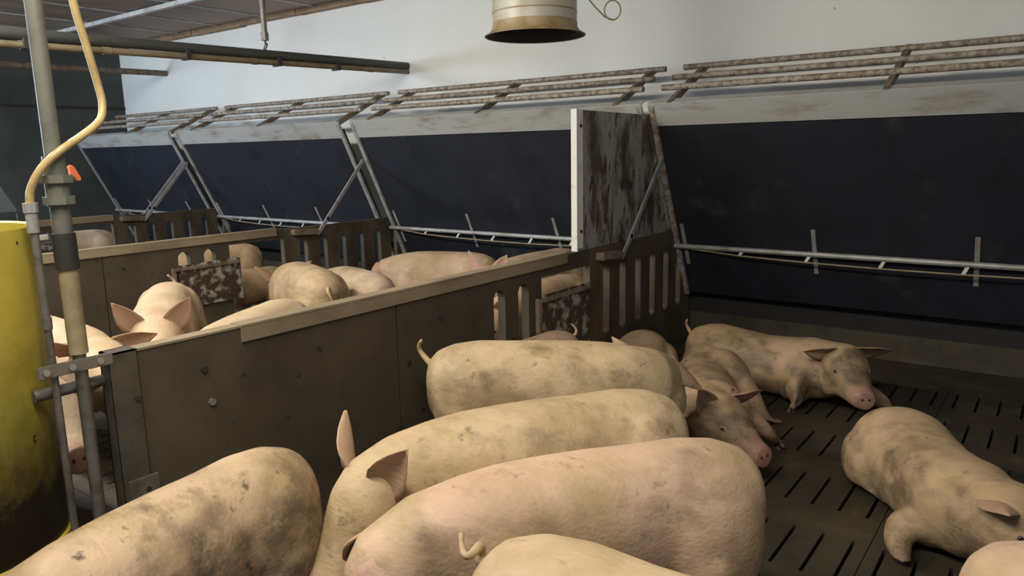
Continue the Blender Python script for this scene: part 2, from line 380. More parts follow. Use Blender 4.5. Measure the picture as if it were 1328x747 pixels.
# ------------------------------------------------------------------ raised lids
LD = np.array([0, 6.02 - 5.307, .455 - 1.947]); LL = np.linalg.norm(LD); LD /= LL          # down the lid
LN = np.array([0, LD[2], -LD[1]])                                                              # out of the lid, towards the pens
if LN[1] > 0: LN = -LN
L0 = np.array([0, 5.307, 1.947])
def lp(x, z, out=0.0):
    s = (L0[2] - z) / -LD[2]; p = L0 + LD * s + LN * out; return np.array([x, p[1], p[2]])
def lid(xa, xb, brackets, stations, label, left_rail='galvanised', right_rail='galvanised'):
    t = thing('pen_lid', label, 'pen cover', ((xa + xb) / 2, 6.05, .42), 'raised covers along the back wall')
    MB().obox((*[(xa + xb) / 2], *lp(0, 1.90)[1:]), (*[(xa + xb) / 2], *lp(0, .41)[1:]), (1, 0, 0), xb - xa - .01, .03).build('cover_panel', 'lid_blue', t)
    # folded metal strip along the upper edge
    st = MB().obox(((xa + xb) / 2, *lp(0, 1.985, .022)[1:]), ((xa + xb) / 2, *lp(0, 1.822, .022)[1:]), (1, 0, 0), xb - xa, .012)
    q = lp(0, 1.985, .022); st.obox(((xa + xb) / 2, q[1] - .004, q[2]), ((xa + xb) / 2, q[1] + .07, q[2] + .03), (1, 0, 0), xb - xa, .008)
    stp = st.build('edge_strip', 'strip_metal', t)
    nb = max(2, int((xb - xa) / .75))
    for i in range(nb + 1): bolt(stp, lp(xa + .06 + (xb - xa - .12) * i / nb, 1.85, .029), LN, dark=True, s=1.1)
    for side, ok in ((xa + .022, left_rail), (xb - .022, right_rail)):
        if not ok: continue
        r = MB().obox(lp(side, 1.97, .025), lp(side, .40, .025), (1, 0, 0), .045, .022).build('side_rail', ok, t)
        for z in (1.55, 1.15, .75, .45): bolt(r, lp(side, z, .037), LN)
    # brackets with three tubes behind the strip
    for bx in brackets:
        b = MB().obox((bx, 5.27, 1.965), (bx, 5.955, 2.295), (1, 0, 0), .035, .05).build('bracket_arm', 'bracket_dirty', t)
        for (y, z) in ((5.48, 2.085), (5.67, 2.175), (5.88, 2.268)):
            MB().tube([(bx - .05, y, z + .018), (bx - .02, y, z + .018)], .031, 10).build('clamp', 'galvanised', b)
    ra, rb = min(brackets) - .16, max(brackets) + .14
    for (y, z) in ((5.48, 2.085), (5.67, 2.175), (5.88, 2.268)):
        MB().tube([(ra, y, z + .018), ((ra + rb) / 2, y, z + .016), (rb, y, z + .018)], .0235, 12).build('rail_tube', 'rail_dirty', t, smooth=True)
    # stiffening pipe with truss rod and flat brackets
    for sx in stations:
        f = MB().obox(lp(sx, 1.035, .019), lp(sx, .68, .019), (1, 0, 0), .032, .008).build('flat_bracket', 'galvanised', t, bevel=.003)
        bolt(f, lp(sx, 1.015, .023), LN, s=.8); bolt(f, lp(sx, .70, .023), LN, s=.8)
    MB().tube([lp(xa - .02, .852, .045), lp(xb + .01, .852, .045)], .021, 12).build('stiffening_pipe', 'galvanised', t, smooth=True)
    n = 7; rod = []
    for i in range(n + 1):
        u = i / n; sag = .055 * math.sin(PI * u) ** .6 if 0 < u < 1 else 0
        rod.append(lp(xa + .05 + (xb - xa - .1) * u, .84 - sag * .6, .045 + sag))
    MB().tube(rod, .006, 6).build('truss_rod', 'pipe_tan', t)
    for i in range(1, n):
        q = rod[i]; MB().obox(q, lp(q[0] + .03, .852, .045), (1, 0, 0), .022, .005).build('spacer', 'galvanised', t)
    return t
def st(a, n): return [a + 1.045 * i for i in range(n)]
lid(-2.645, 1.05, [-2.47, -1.0, .5], st(-2.556, 1) + st(-1.515, 3), 'dark blue raised cover right of the crusted side panel, above the resting pigs', left_rail='rail_dirty')
lid(-6.02, -2.70, [-5.74, -4.34, -2.93], st(-5.92, 4), 'dark blue raised cover left of the crusted side panel')
lid(-9.40, -6.19, [-9.0, -7.6, -6.20], st(-9.33, 4), 'dark blue raised cover between the two partitions with bare prop bars')
lid(-12.30, -9.56, [-12.0, -10.7, -9.50], st(-12.2, 3), 'dark blue raised cover in the corner against the dark side wall')

# ------------------------------------------------------------------ overhead pipes
def pipe_thing(name, label, a, b, r, mat, group=None):
    o = MB().tube([a, tuple((np.array(a) + np.array(b)) / 2), b], r, 14).build(name, mat, None, smooth=True); return tag(o, label, 'pipe', group)
fp = thing('feed_pipe', 'pair of long overhead pipes, dark above tan, running into the white wall', 'pipe', (-6.04, 6.16, 2.58))
MB().tube([(-6.04, YN, 2.44), (-6.04, 2.19, 2.52), (-6.04, 6.17, 2.588)], .042, 14).build('upper_tube', 'pipe_dark', fp, smooth=True, label='dark olive tube')
MB().tube([(-6.03, YN, 2.36), (-6.03, 2.18, 2.445), (-6.03, 6.17, 2.527)], .026, 12).build('lower_tube', 'pipe_brown', fp, smooth=True, label='tan tube')
for y in (2.33, 3.55, 4.45, 5.15):
    z = 2.52 + (y - 2.19) * .0171
    MB().box((-6.09, y - .015, z - .10), (-5.985, y + .015, z - .01)).build('clamp', 'bolt_dark', fp)
for y in (2.9, 4.2, 5.6):
    z = 2.445 + (y - 2.18) * .0206
    MB().tube([(-6.03, y - .03, z), (-6.03, y + .03, z)], .031, 12).build('coupling', 'pipe_brown', fp)
pipe_thing('ceiling_pipe', 'short brown pipe entering the wall near the dark corner', (-11.06, 2.0, 2.82), (-11.06, YW + .01, 2.885), .042, 'bracket_dirty')
h1 = thing('drop_pipe', 'grey hanging pipe with a hook, above the long overhead pipes', 'pipe', (-6.04, 4.34, ZC))
MB().tube([(-6.04, 4.34, 2.72), (-6.04, 4.34, ZC)], .026, 12).build('tube', 'pipe_steel', h1, smooth=True)
MB().tube([(-6.04, 4.34, 2.68), (-6.04, 4.34, 2.75)], .034, 12).build('collar', 'pipe_steel', h1)
MB().tube([(-6.04, 4.34, 3.0), (-6.04, 4.34, 3.08)], .032, 12).build('collar', 'pipe_steel', h1)
MB().tube([(-6.04 + .018 * math.sin(t), 4.34 + .018 * math.cos(t) * .8, 2.625 + .03 * math.cos(t)) for t in np.linspace(0, 2 * PI, 13)], .006, 6).tube([(-6.04, 4.34, 2.65), (-6.04, 4.34, 2.69)], .009, 6).build('hook', 'bolt_dark', h1)
h2 = thing('drop_pipe', 'grey hanging pipe near the dark corner, behind the long overhead pipes', 'pipe', (-9.5, 3.86, ZC))
MB().tube([(-9.5, 3.86, 2.62), (-9.5, 3.86, ZC)], .038, 12).build('tube', 'pipe_steel', h2, smooth=True)
MB().tube([(-9.5, 3.86, 2.58), (-9.5, 3.86, 2.86)], .046, 12).build('collar', 'pipe_steel', h2)
MB().tube([(-9.5, 3.86, 2.48), (-9.5, 3.86, 2.60)], .012, 8).build('hook', 'bolt_dark', h2)

# exhaust duct
du = thing('exhaust_duct', 'cream round exhaust duct with a flared rusty rim, hanging from the ceiling', 'duct', (-3.20, 4.58, ZC))
R_ = .302; zr = 2.455; cx = (-3.20, 4.58)
MB().lathe([(R_, ZC), (R_, zr + .085), (R_, zr + .08)], cx).build('casing', 'duct_cream', du, smooth=True)
MB().lathe([(R_ + .0, zr + .160), (R_ + .003, zr + .157), (R_ + .003, zr + .152), (R_ + .0, zr + .149)], cx).build('seam', 'duct_rust', du)
MB().lathe([(R_ + .001, zr + .088), (R_ + .003, zr + .06), (R_ + .008, zr + .043), (R_ + .020, zr + .026), (R_ + .045, zr + .008), (R_ + .062, zr), (R_ + .060, zr - .005), (R_ + .052, zr - .002)], cx).build('flared_rim', 'duct_rust', du, smooth=True)
MB().lathe([(R_ + .053, zr - .002), (R_ + .02, zr + .014), (R_ - .002, zr + .04), (R_ - .008, zr + .08), (R_ - .010, zr + .40), (.001, zr + .40)], cx).build('inner_liner', 'duct_opening_shade', du, smooth=True)
a = np.array([cx[0] + .80 * R_, cx[1] + .60 * R_, zr + .29]); vv = np.array([.8, .6, 0])
cab = [a, a + vv * .06 + (0, 0, -.02), a + vv * .13 + (0, 0, -.10), a + vv * .20 + (0, 0, -.17), a + vv * .24 + (0, 0, -.185)]
cc = a + vv * .255 + np.array([0, 0, -.125])
cab += [cc + .058 * (vv * math.sin(t) - np.array([0, 0, 1]) * math.cos(t) * 1.15) for t in np.linspace(0.1, 2 * PI + .5, 24)]
MB().tube(cab, .0055, 6).build('loose_cable', 'cable', du)

# ------------------------------------------------------------------ pipes, hose and yellow feeder by the near post
wp = thing('water_standpipe', 'upright grey pipe with a union valve and orange handle beside the yellow feeder', 'pipe', (-2.66, 1.07, 0))
px, py = -2.66, 1.07
MB().tube([(px, py, 1.63), (px, py, ZC)], .0255, 16).build('upper_tube', 'pipe_olive', wp, smooth=True)
va = MB().tube([(px, py, 1.50), (px, py, 1.62)], .036, 16).tube([(px, py, 1.575), (px, py, 1.60)], .052, 8).tube([(px, py, 1.505), (px, py, 1.530)], .050, 8).tube([(px, py, 1.62), (px, py, 1.66)], .034, 16).build('union_valve', 'pipe_olive', wp)
MB().tube([(px + .02, py + .035, 1.555), (px + .03, py + .085, 1.555)], .017, 10).prism([(py + .065, 1.60), (py + .085, 1.612), (py + .10, 1.60), (py + .135, 1.525), (py + .13, 1.508), (py + .112, 1.508), (py + .10, 1.53), (py + .075, 1.54)], 0, px + .010, px + .050).build('handle', 'orange_plastic', va, bevel=.003, label='orange lever')
MB().tube([(px, py, 1.40), (px, py, 1.51)], .030, 16).build('coupling', 'pipe_olive', wp, smooth=True)
MB().tube([(px, py, 1.29), (px, py, 1.41)], .036, 16).build('rubber_sleeve', 'bolt_dark', wp, smooth=True)
MB().tube([(px, py, 1.0), (px, py, 1.30)], .030, 16).build('middle_tube', 'pipe_tan', wp, smooth=True)
MB().tube([(px, py, 0), (px, py, 1.01)], .021, 16).build('lower_tube', 'pipe_steel', wp, smooth=True)
hs = thing('drinking_line', 'cream hose looping down into a thin upright steel pipe', 'hose', (-2.66, .985, 0))
hp = [(-2.60, 1.14, 2.45), (-2.63, 1.175, 2.16), (-2.65, 1.21, 2.02), (-2.66, 1.238, 1.89), (-2.655, 1.242, 1.83), (-2.64, 1.22, 1.775), (-2.62, 1.15, 1.725), (-2.61, 1.07, 1.675), (-2.625, 1.015, 1.62), (-2.65, .987, 1.555), (-2.66, .983, 1.50)]
def smooth_path(pts, n=6):
    P = [np.array(p, float) for p in pts]; P = [2 * P[0] - P[1]] + P + [2 * P[-1] - P[-2]]; out = []
    for i in range(1, len(P) - 2):
        for k in range(n):
            t = k / n; a, b, c, d = P[i - 1], P[i], P[i + 1], P[i + 2]
            out.append(.5 * ((2 * b) + (-a + c) * t + (2 * a - 5 * b + 4 * c - d) * t * t + (-a + 3 * b - 3 * c + d) * t ** 3))
    out.append(P[-2]); return out
MB().tube(smooth_path(hp), .0125, 12).build('hose', 'hose_cream', hs, smooth=True)
MB().tube([(-2.66, .983, 1.485), (-2.66, .983, 1.515)], .022, 10).tube([(-2.66, .983, 1.42), (-2.66, .983, 1.49)], .018, 10).build('hose_clamp', 'galvanised', hs)
MB().tube([(-2.66, .985, .30), (-2.66, .985, 1.44)], .0125, 12).tube([(-2.66, .985, 1.10), (-2.66, .985, 1.14)], .016, 12).build('thin_pipe', 'pipe_steel', hs, smooth=True)
MB().tube([(-2.66, .985, 0), (-2.66, .985, .31)], .016, 10).build('foot_tube', 'pipe_steel', hs)
gr = thing('post_rail', 'short pair of steel rails joining the partition post to the yellow feeder', 'rail', (-2.64, 1.0, 0))
MB().obox((-2.632, .925, .965), (-2.632, 1.165, .965), (0, 0, 1), .042, .014).build('flat_rail', 'pipe_steel', gr, bevel=.003)
MB().tube([(-2.70, .93, .875), (-2.70, 1.16, .875)], .021, 12).build('round_rail', 'pipe_steel', gr, smooth=True)
for y in (.95, 1.03, 1.12): bolt(gr, (-2.625, y, .965))
# feeder drum
br = thing('feeder_drum', 'tall yellow plastic feeder drum with black foot, dirty below', 'feeder', (-3.05, .72, 0))
bx, by = -3.02, .725; Rt, Rb = .375, .350
MB().lathe([(.001, 1.0), (.345, 1.0), (Rt - .012, 1.425), (Rt, 1.43), (Rt, 1.41), (Rb + .01, .36), (Rb + .006, .31), (Rb - .05, .30), (.001, .30)], (bx, by), 64).build('hopper', 'barrel_yellow', br, smooth=True)
MB().lathe([(.001, 1.02), (.340, 1.02)], (bx, by), 64).build('feed_fill', 'pipe_tan', br)
MB().lathe([(Rb + .004, .335), (Rb + .020, .33), (Rb + .020, .312), (Rb + .004, .307)], (bx, by), 64).build('rim_band', 'yellow_band', br, smooth=True)
MB().lathe([(Rb - .01, .32), (Rb - .01, .05), (Rb + .03, .02), (Rb + .03, 0), (.001, 0)], (bx, by), 64).build('foot', 'barrel_base', br, smooth=True)

# wire mesh panel in the corner
gm = thing('mesh_panel', 'fine grey wire mesh panel leaning in the dark corner', 'mesh panel', (-9.4, 2.75, .9))
mb = MB()
for i in range(34):
    z = 1.10 + i * .0145; yr = 3.275 - (z - 1.16) / .41 * .20
    mb.obox((-9.25, 2.1, z), (-9.25, yr, z), (0, 0, 1), .0042, .004)
o = mb.build('wires', 'mesh_wire', gm); o['kind'] = 'stuff'
MB().obox((-9.25, 3.285, 1.12), (-9.25, 3.04, 1.62), (0, 1, 0), .012, .012).obox((-9.25, 2.1, 1.09), (-9.25, 3.29, 1.09), (0, 0, 1), .02, .012).obox((-9.25, 2.12, .0), (-9.25, 2.12, 1.6), (0, 1, 0), .025, .02).obox((-9.25, 3.285, 0), (-9.25, 3.285, 1.12), (0, 1, 0), .02, .02).build('frame', 'pipe_dark', gm)

# ------------------------------------------------------------------ pigs
def sstep(x, a, b):
    t = np.clip((x - a) / (b - a), 0, 1); return t * t * (3 - 2 * t)
STAND = [(-.605, .555, .03, .05), (-.59, .55, .09, .12), (-.55, .54, .145, .175), (-.47, .532, .18, .215), (-.35, .528, .19, .235), (-.20, .522, .178, .240), (-.05, .513, .196, .25),
         (.10, .511, .200, .248), (.24, .512, .190, .24), (.36, .515, .168, .218), (.46, .525, .150, .192), (.56, .53, .148, .175), (.64, .515, .132, .152),
         (.70, .487, .112, .126), (.75, .458, .093, .102), (.81, .430, .075, .079), (.865, .416, .066, .067), (.88, .415, .062, .063)]
LIE = [(-.605, .24, .03, .05), (-.59, .235, .10, .12), (-.55, .23, .17, .17), (-.47, .225, .215, .205), (-.36, .222, .232, .222), (-.18, .212, .215, .215), (0, .205, .205, .208),
       (.16, .212, .205, .212), (.28, .225, .205, .218), (.40, .24, .18, .195), (.49, .265, .158, .18), (.57, .28, .150, .175), (.64, .27, .133, .153),
       (.70, .245, .113, .127), (.75, .218, .094, .103), (.81, .190, .076, .080), (.865, .178, .066, .067), (.88, .178, .062, .063)]
def loft(mb, secs, seg=28):
    vs_ = []; fs = []; n = len(secs)
    for (x, z, wd, h) in secs:
        for k in range(seg):
            t = 2 * PI * k / seg; c, s_ = math.cos(t), math.sin(t)
            e = .92
            yy = wd * math.copysign(abs(c) ** e, c); zz = h * math.copysign(abs(s_) ** e, s_)
            vs_.append((x, yy, z + zz))
    for i in range(n - 1):
        for k in range(seg):
            k2 = (k + 1) % seg; fs.append((i * seg + k, i * seg + k2, (i + 1) * seg + k2, (i + 1) * seg + k))
    fs.append(tuple(range(seg - 1, -1, -1))); fs.append(tuple((n - 1) * seg + k for k in range(seg)))
    mb.add(vs_, fs)
def limb(mb, pts, rads):
    P = smooth_path(pts, 4); R = [float(v[0]) for v in smooth_path([(r, 0, 0) for r in rads], 4)]
    mb.tube(P, R, 14)
    mb.ell(P[0], (R[0],) * 3, 12, 8); mb.ell(P[-1], (R[-1],) * 3, 12, 8)
def ear_mesh(side, kind):
    # leaf of skin, cupped; returns vertices (rest coordinates) and faces
    nu, nv = 11, 7
    b = np.array([.555, side * .096, 0.0]); b[2] = .118
    if kind == 'up':    ax = np.array([.15, side * .55, .85]); nr = np.array([.95, side * .15, -.2])
    elif kind == 'out': ax = np.array([.10, side * .95, .22]); nr = np.array([.75, side * .1, -.65])
    elif kind == 'drop': ax = np.array([.25, side * .75, -.45]); nr = np.array([.4, side * -.5, -.6])
    elif kind == 'tall': ax = np.array([-.50, side * .62, .70]); nr = np.array([.80, side * .45, .25])
    elif kind == 'fwd': ax = np.array([.70, side * .55, .35]); nr = np.array([.45, side * .35, -.85])
    else:               ax = np.array([-.45, side * .70, .45]); nr = np.array([.6, side * .75, .0])
    ax /= np.linalg.norm(ax); nr -= ax * (nr @ ax); nr /= np.linalg.norm(nr); wd = np.cross(ax, nr)
    top = []; bot = []
    for i in range(nu):
        u = i / (nu - 1); half = float(np.interp(u, [0, .12, .3, .5, .7, .88, 1], [.052, .064, .070, .062, .043, .019, .003]))
        for j in range(nv):
            v = -1 + 2 * j / (nv - 1)
            p = b + ax * (.225 * u - .035) + wd * half * v + nr * (.034 * v * v * min(1, .25 + 2.2 * u) * (half / .07) - .01 + .045 * u * u)
            thk = .006 * (1 - .5 * abs(v)) * (1 - .5 * u)
            top.append(p + nr * thk); bot.append(p - nr * thk)
    V = top + bot; n = nu * nv; F = []
    for i in range(nu - 1):
        for j in range(nv - 1):
            a = i * nv + j; F.append((a, a + 1, a + nv + 1, a + nv)); F.append((n + a, n + a + nv, n + a + nv + 1, n + a + 1))
    for i in range(nu - 1):
        for j in (0, nv - 1):
            a = i * nv + j; F.append((a, a + nv, n + a + nv, n + a))
    for j in range(nv - 1):
        for i in (0, nu - 1):
            a = i * nv + j; F.append((a, a + 1, n + a + 1, n + a))
    return V, F
PIGN = [0]
def pig(label, at, head, pose='stand', s=1.0, bend=0, hyaw=0, hpitch=0, roll=0, hroll=None, tint=(1, 1, 1), dirt=.6, ears=('up', 'up'),
        legs=None, tail='curl', group='pigs in the barn', fat=1.0, zoff=0.0, mud=0.3, rump=True, face=True, hooves=False, voxel=.0125, tpitch=0, bodymud=()):
    """at: rump position on the floor, head: compass heading of the trunk in degrees (0 = +X, 90 = +Y)"""
    secs = STAND if pose == 'stand' else LIE
    X_ = np.array([q[0] for q in secs]); ZC_ = np.array([q[1] for q in secs])
    mb = MB(); loft(mb, [(x, z, wd * fat, h * (1 + (fat - 1) * .5)) for x, z, wd, h in secs])
    feet = []
    zh = float(np.interp(.57, X_, ZC_))
    for sd in (-1, 1):
        # jowl and cheek
        mb.ell((.56, sd * .085, zh - .06), (.12, .075, .11)); mb.ell((.66, sd * .062, zh - .05), (.10, .055, .08))
        if pose == 'stand':
            mb.ell((-.38, sd * .112 * fat, .47), (.18, .112, .245)); mb.ell((.26, sd * .112, .44), (.125, .098, .215))
            ph = (legs or (0, 0, 0, 0)); a = ph[0 if sd < 0 else 1]; b = ph[2 if sd < 0 else 3]
            F = [(.28, sd * .115, .40), (.25 + a * .3, sd * .12, .29), (.30 + a * .75, sd * .12, .205), (.285 + a, sd * .12, .09), (.305 + a * 1.05, sd * .12, .035)]
            Hh = [(-.36, sd * .12, .42), (-.31 + b * .3, sd * .13, .31), (-.43 + b * .7, sd * .125, .215), (-.425 + b, sd * .12, .09), (-.40 + b * 1.05, sd * .12, .035)]
            limb(mb, F, (.085, .062, .045, .034, .036)); limb(mb, Hh, (.12, .085, .048, .036, .037)); feet += [F[-1], Hh[-1]]
        elif pose == 'lie':
            mb.ell((-.37, sd * .185, .17), (.19, .115, .175)); mb.ell((.25, sd * .15, .18), (.13, .095, .175))
            F = [(.27, sd * .19, .13), (.17, sd * .235, .075), (.33, sd * .245, .055), (.47, sd * .235, .04), (.53, sd * .23, .032)]
            Hh = [(-.34, sd * .20, .14), (-.19, sd * .255, .10), (-.30, sd * .285, .05), (-.12, sd * .285, .04), (-.05, sd * .28, .034)]
            if legs and legs.get('F%+d' % sd): F = legs['F%+d' % sd]
            if legs and legs.get('H%+d' % sd): Hh = legs['H%+d' % sd]
            limb(mb, F, (legs or {}).get('Frad', (.08, .062, .046, .034, .036))); limb(mb, Hh, (.11, .085, .046, .036, .037)); feet += [F[-1], Hh[-1]]
    # spine table
    xs = np.linspace(-.7, 1.0, 171); dx = xs[1] - xs[0]
    zc = np.interp(xs, X_, ZC_)
    yaw = np.radians(bend) * (np.clip(xs, -.6, .5) + .05) / 1.1 + np.radians(hyaw) * sstep(xs, .30, .62)
    pit = np.radians(tpitch) * np.ones_like(xs) + np.radians(hpitch) * sstep(xs, .34, .62)
    rl = np.radians(roll) * np.ones_like(xs) + (0 if hroll is None else np.radians(hroll - roll) * sstep(xs, .30, .60))
    tx = np.cos(pit) * np.cos(yaw); ty = np.cos(pit) * np.sin(yaw); tz = np.sin(pit)
    slope = np.gradient(zc, dx)
    i0 = int(np.argmin(abs(xs)))
    px_ = np.cumsum(tx) * dx; py_ = np.cumsum(ty) * dx; pz_ = np.cumsum(tz) * dx
    px_ -= px_[i0]; py_ -= py_[i0]; pz_ -= pz_[i0]
    zbase = float(zc[i0])
    def deform(V):
        V = np.array(V, float); x = V[:, 0]
        f = lambda arr: np.interp(x, xs, arr)
        yw, pt, r = f(yaw), f(pit), f(rl); z_c = f(zc)
        up0 = V[:, 2] - z_c; lat0 = V[:, 1]
        lat = lat0 * np.cos(r) - up0 * np.sin(r); up = lat0 * np.sin(r) + up0 * np.cos(r)
        # the section centre keeps its rest height but swings with the pitch of the neck
        dzc = z_c - zbase
        O = np.stack([f(px_) , f(py_), f(pz_) + zbase], 1)
        upv = np.stack([-np.sin(pt) * np.cos(yw), -np.sin(pt) * np.sin(yw), np.cos(pt)], 1)
        lv = np.stack([-np.sin(yw), np.cos(yw), np.zeros_like(yw)], 1)
        return O + upv * (up + dzc * 1.0)[:, None] + lv * lat[:, None]
    D = deform(mb.v)
    h = math.radians(head); ch, sh = math.cos(h), math.sin(h)
    rp = deform([(-.6, 0, zbase)])[0]
    zmin = 0.0
    if pose != 'stand': zmin = float(np.min(deform([(x_, yy_ * wd_, z_ + zz_ * h_) for (x_, z_, wd_, h_) in secs[3:10] for yy_, zz_ in ((1, 0), (-1, 0), (0, -1), (.7, -.7), (-.7, -.7))])[:, 2])) + .02
    def place(P):
        P = P.copy(); P[:, 2] -= zmin
        xx = (P[:, 0] - rp[0]) * s; yy = (P[:, 1] - rp[1]) * s; zz = P[:, 2] * s + zoff
        return np.stack([xx * ch - yy * sh, xx * sh + yy * ch, zz], 1)
    Pw = place(D)
    if zoff == 0: Pw[:, 2] = np.where(Pw[:, 2] < .03, .03 + (Pw[:, 2] - .03) * .12, Pw[:, 2]); Pw[:, 2] = np.maximum(Pw[:, 2], .002)
    t = thing('pig', label, 'pig', (at[0], at[1], zoff), group)
    me = bpy.data.meshes.new('raw'); me.from_pydata([tuple(p) for p in Pw - [0, 0, zoff]], [], mb.f); me.update()
    tmp = bpy.data.objects.new('raw', me); C.objects.link(tmp)
    m = tmp.modifiers.new('r', 'REMESH'); m.mode = 'VOXEL'; m.voxel_size = voxel * s; m.use_smooth_shade = True
    m2 = tmp.modifiers.new('s', 'SMOOTH'); m2.factor = .5; m2.iterations = 7
    dg = bpy.context.evaluated_depsgraph_get(); dg.update()
    bme = bpy.data.meshes.new_from_object(tmp.evaluated_get(dg)); bme.name = 'pig_body'
    C.objects.unlink(tmp); bpy.data.objects.remove(tmp); bpy.data.meshes.remove(me)
    bme.materials.clear(); bme.materials.append(MAT['pig_skin'])
    n = len(bme.vertices); co = np.zeros(n * 3); bme.vertices.foreach_get('co', co); co = co.reshape(-1, 3)
    bme.polygons.foreach_set('use_smooth', np.ones(len(bme.polygons), bool))
    # mud on the feet, pink of the snout
    mudv = np.zeros(n)
    for ft in feet:
        fp_ = place(deform([ft]))[0] - [0, 0, zoff]
        dd = np.linalg.norm(co - fp_, axis=1); mudv = np.maximum(mudv, mud * 1.6 * (1 - sstep(dd, .05 * s, .30 * s)))
    for (bx_, by_, bz_, rr, st_) in bodymud:
        fp_ = place(deform([(bx_, by_, bz_)]))[0] - [0, 0, zoff]
        dd = np.linalg.norm((co - fp_), axis=1) + .04 * np.sin(co[:, 0] * 41) * np.cos(co[:, 1] * 37) + .03 * np.sin(co[:, 2] * 53 + co[:, 0] * 29)
        mudv = np.maximum(mudv, st_ * (1 - sstep(dd, rr * .35, rr)))
    sn = place(deform([(.90, 0, ZC_[-1])]))[0] - [0, 0, zoff]
    pink = .8 * (1 - sstep(np.linalg.norm(co - sn, axis=1), .05 * s, .15 * s))
    for nm, arr in (('mud', np.clip(mudv * 1.35, 0, .95)), ('pink', pink)):
        at_ = bme.attributes.new(nm, 'FLOAT', 'POINT'); at_.data.foreach_set('value', arr.astype(np.float32))
    body = bpy.data.objects.new('body', bme); C.objects.link(body); body.parent = t
    body.color = (*tint, dirt)
    def child(nm, V, F, mat, par=t, smooth=True):
        V = place(deform(V)) - [0, 0, zoff]
        me2 = bpy.data.meshes.new(nm); me2.from_pydata([tuple(p) for p in V], [], F); me2.update()
        bm = bmesh.new(); bm.from_mesh(me2); bmesh.ops.recalc_face_normals(bm, faces=bm.faces); bm.to_mesh(me2); bm.free()
        me2.materials.append(MAT[mat])
        for p in me2.polygons: p.use_smooth = smooth
        o = bpy.data.objects.new(nm, me2); C.objects.link(o); o.parent = par; o.color = (*tint, dirt * .6); return o
    if face:
        bvh = BVHTree.FromPolygons([v.co for v in bme.vertices], [tuple(p.vertices) for p in bme.polygons])
        for sd, kind in ((-1, ears[0]), (1, ears[1])):
            V, F = ear_mesh(sd, kind); V = [v + np.array([0, 0, zh]) for v in V]; child('ear', V, F, 'pig_ear')
            ze = float(np.interp(.705, X_, ZC_)) + .058
            tgt = Vector(place(deform([(.70, sd * .16, ze + .035)]))[0] - [0, 0, zoff]); inn = Vector(place(deform([(.66, 0, ze - .05)]))[0] - [0, 0, zoff])
            hit, nrm, _, _ = bvh.ray_cast(tgt, (inn - tgt).normalized())
            if hit is None: continue
            fw = Vector(place(deform([(.80, 0, ze)]))[0]) - Vector(place(deform([(.60, 0, ze)]))[0]); nrm = nrm.normalized()
            fw = (fw - nrm * fw.dot(nrm)).normalized(); side_ = nrm.cross(fw)
            def blob(nm, c, a_, b_, d_, mat, par):
                e_ = MB().ell((0, 0, 0), (1, 1, 1), 14, 8)
                V = [tuple(c + fw * (v[0] * a_ * s) + side_ * (v[1] * b_ * s) + nrm * (v[2] * d_ * s)) for v in e_.v]
                me2 = bpy.data.meshes.new(nm); me2.from_pydata(V, [], e_.f); me2.update(); me2.materials.append(MAT[mat])
                for p in me2.polygons: p.use_smooth = True
                o = bpy.data.objects.new(nm, me2); C.objects.link(o); o.parent = par; return o
            e1 = blob('eyelid', hit, .022, .015, .006, 'eyelid', t)
            blob('eye', hit + nrm * (.003 * s), .013, .0095, .007, 'eye_dark', e1)
        zs = ZC_[-1]
        dsc = MB().tube([(.855, 0, zs), (.872, 0, zs), (.884, 0, zs + .001), (.888, 0, zs + .001)], (.056, .063, .061, .051), 20); d1 = child('snout_disc', dsc.v, dsc.f, 'snout_pink')
        for sd in (-1, 1):
            no = MB().ell((.887, sd * .021, zs + .003), (.004, .008, .010), 10, 6); child('nostril', no.v, no.f, 'nostril', d1)
    if tail:
        zt = float(np.interp(-.55, X_, ZC_)) + (.10 if pose == 'stand' else .085)
        pts = []
        if tail == 'curl':
            for i in range(22):
                u = i / 21; a_ = 2.4 * PI * u
                pts.append((-.585 - .075 * u - .02 * math.sin(a_), .028 * math.sin(a_ * .9) * min(1, 2 * u), zt + .03 * u + .034 * (1 - math.cos(a_)) * u))
        elif tail == 'up':
            for i in range(14):
                u = i / 13; pts.append((-.575 - .07 * math.sin(u * 2.4), .03 * math.sin(u * 3.5), zt + .13 * u))
        else:
            for i in range(14):
                u = i / 13; pts.append((-.58 - .06 * math.sin(u * 2.0), .02 * math.sin(u * 4), zt - .16 * u * u + .02 * u))
        tb = MB().tube(pts, [.017 * (1 - .62 * i / (len(pts) - 1)) for i in range(len(pts))], 10); child('tail', tb.v, tb.f, 'pig_skin')
    if hooves:
        for ft in feet:
            hb = MB()
            for q in (-1, 1): hb.ell((ft[0] + .025, ft[1] + q * .017, ft[2] - .012), (.034, .0155, .020), 10, 8)
            child('hoof', hb.v, hb.f, 'hoof')
    return t
PEN = 'pigs in the pen with the resting pigs'; PEN2 = 'pigs in the pen behind the capped partition'; PEN3 = 'pigs beyond the middle partition'
YEL = (1.03, 1.0, .86); PNK = (1.06, .96, .95); PALE = (1.12, 1.12, 1.12); DRT = (.82, .78, .72)
